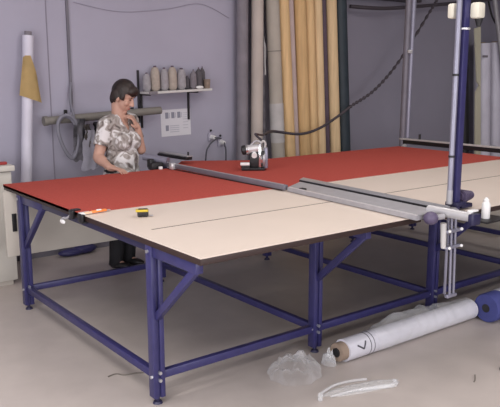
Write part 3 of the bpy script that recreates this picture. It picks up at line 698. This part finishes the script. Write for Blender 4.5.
tag(crumple((1.80, -0.40), 0.07, 0.06, 0.05, 1.7, 0.3, 22).build('dark_rag', 'cable'), 'dark grey rag on the floor at the lower right picture edge', 'rag')
bxo = thing('cardboard_box', (4.9, 1.7, 0), 'beige open box on the floor beyond the table end', 'box')
MB().box((5.05, 1.80, 0.11), (0.9, 0.5, 0.22), Matrix.Rotation(0.1, 3, 'Z'), 0.006).build('box_body', 'beige', bxo)
MB().box((5.04, 1.54, 0.225), (0.9, 0.10, 0.006), Matrix.Rotation(0.1, 3, 'Z')).build('flap', 'beige_l', bxo)

# ------------------------------------------------------------------ the woman
PO = Vector((1.095, 2.835, 0))
def P(a, b, z): return Vector((PO.x+0.794*a-0.608*b, PO.y-0.608*a-0.794*b, z))
def D(a, b, z=0): return Vector((0.794*a-0.608*b, -0.608*a-0.794*b, z))
Fw = D(0.877, 0.48).normalized(); Up = Vector((0, 0, 1)); Rt = Fw.cross(Up).normalized()
RTOR = Matrix((Rt, Fw, Up)).transposed()
def remesh(mb, name, m, parent, vox, smooth_it=6, cut=None, solid=0):
    bmesh.ops.recalc_face_normals(mb.bm, faces=mb.bm.faces)
    me = bpy.data.meshes.new('tmp'); mb.bm.to_mesh(me); mb.bm.free()
    o = bpy.data.objects.new('tmp', me); COL.objects.link(o)
    r = o.modifiers.new('r', 'REMESH'); r.mode = 'VOXEL'; r.voxel_size = vox; r.use_smooth_shade = True
    if smooth_it:
        s = o.modifiers.new('s', 'SMOOTH'); s.iterations = smooth_it; s.factor = 0.5
    dg = bpy.context.evaluated_depsgraph_get(); dg.update()
    me2 = bpy.data.meshes.new_from_object(o.evaluated_get(dg))
    bpy.data.objects.remove(o); bpy.data.meshes.remove(me)
    out = MB(); out.bm.from_mesh(me2); bpy.data.meshes.remove(me2)
    if cut:
        dead = [f for f in out.bm.faces if cut(f.calc_center_median())]
        bmesh.ops.delete(out.bm, geom=dead, context='FACES')
    if solid: bmesh.ops.solidify(out.bm, geom=out.bm.faces[:], thickness=solid)
    return out.build(name, m, parent, angle=75)
wo = thing('person', (PO.x, PO.y, 0), 'woman with short dark hair and patterned blouse standing behind the red fabric', 'person')
SR = P(-0.108, 0.115, 1.210); SL = P(0.055, -0.14, 1.228)
ER = P(-0.165, 0.185, 0.970); WRr = P(-0.045, 0.325, 0.905)
EL = P(0.140, -0.105, 1.000); WL = P(0.130, -0.035, 1.185)
NK = P(-0.022, 0.0, 1.262)
HC = P(0.030, 0.01, 1.472)
hf0 = D(0.95, 0.22).normalized(); th = math.radians(26)
Hf = (hf0*math.cos(th) - Up*math.sin(th)).normalized(); Hu = (Up*math.cos(th) + hf0*math.sin(th)).normalized(); Hr = Hf.cross(Hu).normalized()
RH = Matrix((Hr, Hf, Hu)).transposed()
def H(r, f, u): return HC + Hr*r + Hf*f + Hu*u
B = MB()
def torso(B, g):
    B.ball(P(-0.022, 0, 1.14), (0.135+g, 0.098+g, 0.125+g), RTOR)
    B.ball(P(-0.015, 0.0, 1.04), (0.128+g, 0.104+g, 0.16+g), RTOR)
    B.ball(P(-0.010, 0, 0.93), (0.136+g, 0.115+g, 0.15+g), RTOR)
    B.ball(P(-0.010, 0, 0.83), (0.155+g, 0.125+g, 0.13+g), RTOR)
    for s in (-1, 1): B.ball(P(-0.015, 0, 1.085)+Fw*0.078+Rt*0.062*s, (0.066+g, 0.058+g, 0.07+g), RTOR)
    B.ball(P(-0.01, 0, 0.94)+Fw*0.045, (0.12+g, 0.085+g, 0.11+g), RTOR)
    B.cap(SR+Up*0.01, NK+Rt*0.03, 0.058+g, 0.055+g); B.cap(SL+Up*0.01, NK-Rt*0.03, 0.058+g, 0.055+g)
torso(B, 0.0)
B.cap(NK-Up*0.02, H(0, -0.025, -0.07), 0.058, 0.055)
# skull and face
B.ball(H(0, -0.008, 0.012), (0.074, 0.094, 0.092), RH)
B.ball(H(0, 0.030, -0.060), (0.059, 0.062, 0.082), RH)
B.ball(H(0, 0.020, -0.095), (0.052, 0.055, 0.045), RH)
B.ball(H(0, 0.066, -0.128), (0.022, 0.020, 0.020), RH)
B.ball(H(0, 0.078, 0.012), (0.05, 0.012, 0.014), RH)
B.cap(H(0, 0.090, -0.008), H(0, 0.108, -0.052), 0.0085, 0.0135)
for s in (-1, 1):
    B.ball(H(0.010*s, 0.099, -0.055), 0.009)
    B.ball(H(0.038*s, 0.064, -0.050), (0.024, 0.020, 0.026), RH)
    B.ball(H(0.076*s, -0.005, -0.035), (0.010, 0.020, 0.032), RH)
B.ball(H(0, 0.086, -0.083), (0.024, 0.010, 0.008), RH); B.ball(H(0, 0.083, -0.098), (0.022, 0.010, 0.008), RH)
# arms
B.cap(SR, ER, 0.054, 0.043); B.cap(ER, WRr, 0.043, 0.029); B.cap(ER+(WRr-ER)*0.12, ER+(WRr-ER)*0.35, 0.046, 0.044)
B.cap(SL, EL, 0.054, 0.042); B.cap(EL, WL, 0.042, 0.028)
def hand(B, wrist, d, n, side, curl, L=0.165):
    # d: towards the fingers, n: palm normal, side: towards the thumb
    d = d.normalized(); n = (n - d*n.dot(d)).normalized(); s = d.cross(n).normalized()
    if s.dot(side) < 0: s = -s
    R = Matrix((s, n, d)).transposed()
    B.cap(wrist, wrist+d*0.03, 0.027, 0.027)
    B.ball(wrist+d*0.052, (0.040, 0.016, 0.048), R)
    B.ball(wrist+d*0.035+s*0.018+n*0.006, (0.022, 0.016, 0.03), R)
    for k, ln in zip((-1.5, -0.5, 0.5, 1.5), (0.060, 0.074, 0.080, 0.072)):
        p0 = wrist+d*0.086+s*k*0.021
        fd = (d+s*k*0.06).normalized(); p = p0-d*0.02; seg = ln/3+0.004; r = 0.0088
        B.cap(p, p0, 0.0095, 0.0092)
        for i in range(3):
            a = math.radians(curl*(i+0.6)); dd = fd*math.cos(a)+n*math.sin(a)
            p1 = p0+dd*seg; B.cap(p0, p1, r, r-0.0008); r -= 0.0009; p0 = p1
    t0 = wrist+d*0.022+s*0.028; t1 = t0+(d*0.55+s*0.75+n*0.25).normalized()*0.036; t2 = t1+(d*0.85+s*0.25+n*0.35).normalized()*0.030
    B.cap(t0, t1, 0.0125, 0.0105); B.cap(t1, t2, 0.0105, 0.009)
hand(B, WRr, D(0.85, 0.42, -0.10), D(0.05, 0.1, -1), D(0.3, -1, 0), 14)
hand(B, WL, D(-0.30, 0.30, 0.85), D(-0.8, 0.1, 0.1), D(-0.3, 0.9, 0.2), 30)
# legs
HRp = P(-0.045, 0.075, 0.80); HLp = P(0.035, -0.075, 0.80)
KR = P(-0.05, 0.06, 0.44); KL = P(0.03, -0.075, 0.44); AR = P(-0.075, 0.06, 0.085); AL = P(0.005, -0.075, 0.085)
for h_, k_, a_ in ((HRp, KR, AR), (HLp, KL, AL)):
    B.cap(h_, k_, 0.078, 0.050); B.cap(k_, a_, 0.052, 0.036); B.cap(a_-Up*0.03, a_+Fw*0.12-Up*0.05, 0.034, 0.025)
body = remesh(B, 'body', 'skin', wo, 0.0055, 3)
# blouse
T = MB(); torso(T, 0.014)
T.ball(P(-0.010, 0, 0.80), (0.182, 0.146, 0.10), RTOR)
SRm = SR+(ER-SR)*0.62; SLm = SL+(EL-SL)*0.62
T.cap(SR, SRm, 0.068, 0.066); T.cap(SL, SLm, 0.068, 0.064)
def cutb(p):
    if p.z < 0.745: return True
    for A, E_ in ((SR, ER), (SL, EL)):
        ax_ = (E_-A).normalized(); s_ = (p-A).dot(ax_); L_ = (E_-A).length
        rad = (p-A-ax_*s_).length
        if s_ > L_*0.62 and rad < 0.085 and s_ < L_*0.62+0.08 and (p - (A+ax_*(L_*0.62+0.04))).length < 0.09 and rad < 0.072:
            # only the sleeve's rounded end, not the trunk beside it
            c = P(-0.015, 0, p.z); dx = (p-c).dot(Rt); dy = (p-c).dot(Fw)
            if (dx/0.152)**2+(dy/0.132)**2 > 1.15 and abs(dy) < 0.13: return True
    c = p-NK; f = c.dot(Fw); r = abs(c.dot(Rt)); u = c.z
    if u > 0.045 and math.hypot(f, r) < 0.085: return True          # round the neck
    if f > 0.02 and u > -0.085 and r < 0.010+(u+0.085)*0.42 and r < 0.085: return True   # V neckline
    return False
remesh(T, 'blouse', 'blouse', wo, 0.008, 4, cutb, 0.004)
# trousers
Q = MB()
Q.ball(P(-0.010, 0, 0.83), (0.172, 0.134, 0.12), RTOR)
for h_, k_, a_ in ((HRp, KR, AR), (HLp, KL, AL)): Q.cap(h_, k_, 0.092, 0.070); Q.cap(k_, a_-Up*0.03, 0.070, 0.060)
remesh(Q, 'trousers', 'trouser', wo, 0.010, 4, lambda p: p.z < 0.035, 0)
for a_ in (AR, AL):
    G = MB(); G.ball(Vector((a_.x, a_.y, 0.035))+Fw*0.045, (0.045, 0.125, 0.035), RTOR); G.ball(Vector((a_.x, a_.y, 0.05))-Fw*0.02, (0.040, 0.05, 0.05), RTOR)
    G.build('shoe', 'shoe', wo)
# hair
Hh = MB()
Hh.ball(H(0, -0.008, 0.020), (0.088, 0.104, 0.106), RH)
Hh.ball(H(0, -0.050, -0.035), (0.074, 0.050, 0.085), RH)
Hh.ball(H(0, 0.060, 0.052), (0.072, 0.052, 0.048), RH)
for s in (-1, 1):
    Hh.ball(H(0.060*s, -0.030, -0.020), (0.030, 0.055, 0.065), RH)
    Hh.ball(H(0.066*s, 0.022, -0.012), (0.020, 0.022, 0.046), RH)
def cuth(p):
    v = p-HC; r = v.dot(Hr); f = v.dot(Hf); u = v.dot(Hu)
    lim = 0.022 + 0.012*noise.noise(Vector((r*40, 1, 0)))
    if f > 0.045 and u < lim: return True
    if f > 0.000 and u < -0.035: return True
    if f > -0.022 and u < -0.060: return True
    if u < -0.118: return True
    return False
remesh(Hh, 'hair', 'hair', wo, 0.006, 3, cuth, 0.006)
for s in (-1, 1):
    MB().ball(H(0.030*s, 0.083, -0.014), (0.010, 0.006, 0.005), RH).build('eye', 'eye', wo)
    MB().ball(H(0.030*s, 0.088, 0.008), (0.018, 0.004, 0.003), RH).build('eyebrow', 'hair', wo)
MB().ball(H(0, 0.090, -0.090), (0.022, 0.009, 0.008), RH).build('lips', 'lip', wo)

# ------------------------------------------------------------------ light
def area(x, y, w, h, e, col=(1, 0.96, 0.90), z=ZC-0.06, rot=None):
    l = bpy.data.lights.new('ceiling_or_fill_lamp', 'AREA'); l.shape = 'RECTANGLE'; l.size = w; l.size_y = h; l.energy = e; l.color = col
    o = bpy.data.objects.new('ceiling_or_fill_lamp', l); COL.objects.link(o); o.location = (x, y, z)
    if rot: o.rotation_euler = rot
    return o
for x, y, e in ((-1.6, -2.8, 30), (-1.9, -0.6, 34), (-1.5, 1.0, 30), (1.4, -2.6, 26), (1.4, 0.0, 27), (3.0, 1.6, 14), (4.8, -1.6, 24), (6.2, 0.8, 20)):
    area(x, y, 1.5, 0.5, e, (1, 0.96, 0.93))
# added daylight-toned fill lamps, unseen, behind and left of the camera
area(XL+0.05, -1.2, 1.5, 3.6, 105, (0.97, 0.98, 1.0), 1.35, (0, -PI/2, 0))
area(0.2, YF+0.05, 4.0, 1.5, 135, (0.99, 0.98, 1.0), 1.35, (PI/2, 0, 0))
w = bpy.data.worlds.new('world'); S.world = w; w.use_nodes = True
w.node_tree.nodes['Background'].inputs['Color'].default_value = (0.5, 0.5, 0.55, 1)
w.node_tree.nodes['Background'].inputs['Strength'].default_value = 0.3

# ------------------------------------------------------------------ camera
f_px, pitch, yaw, rollc = 694.28, 0.185, 0.6538, -0.0022
cam = bpy.data.cameras.new('camera'); co = bpy.data.objects.new('camera', cam); COL.objects.link(co)
cam.sensor_fit = 'HORIZONTAL'; cam.sensor_width = 36; cam.lens = f_px/500*36; cam.clip_start = 0.05
fwd = Vector((math.sin(yaw)*math.cos(pitch), math.cos(yaw)*math.cos(pitch), -math.sin(pitch)))
rv = Vector((math.cos(yaw), -math.sin(yaw), 0)); uv = rv.cross(fwd)
r2 = rv*math.cos(rollc)+uv*math.sin(rollc); u2 = -rv*math.sin(rollc)+uv*math.cos(rollc)
mw = Matrix((r2, u2, -fwd)).transposed().to_4x4(); mw.translation = (-1.5812, -2.4125, 1.6358)
co.matrix_world = mw
S.camera = co
S.view_settings.view_transform = 'Standard'; S.view_settings.look = 'None'
S.view_settings.exposure = 0.0; S.view_settings.gamma = 1.0; S.view_settings.use_curve_mapping = False
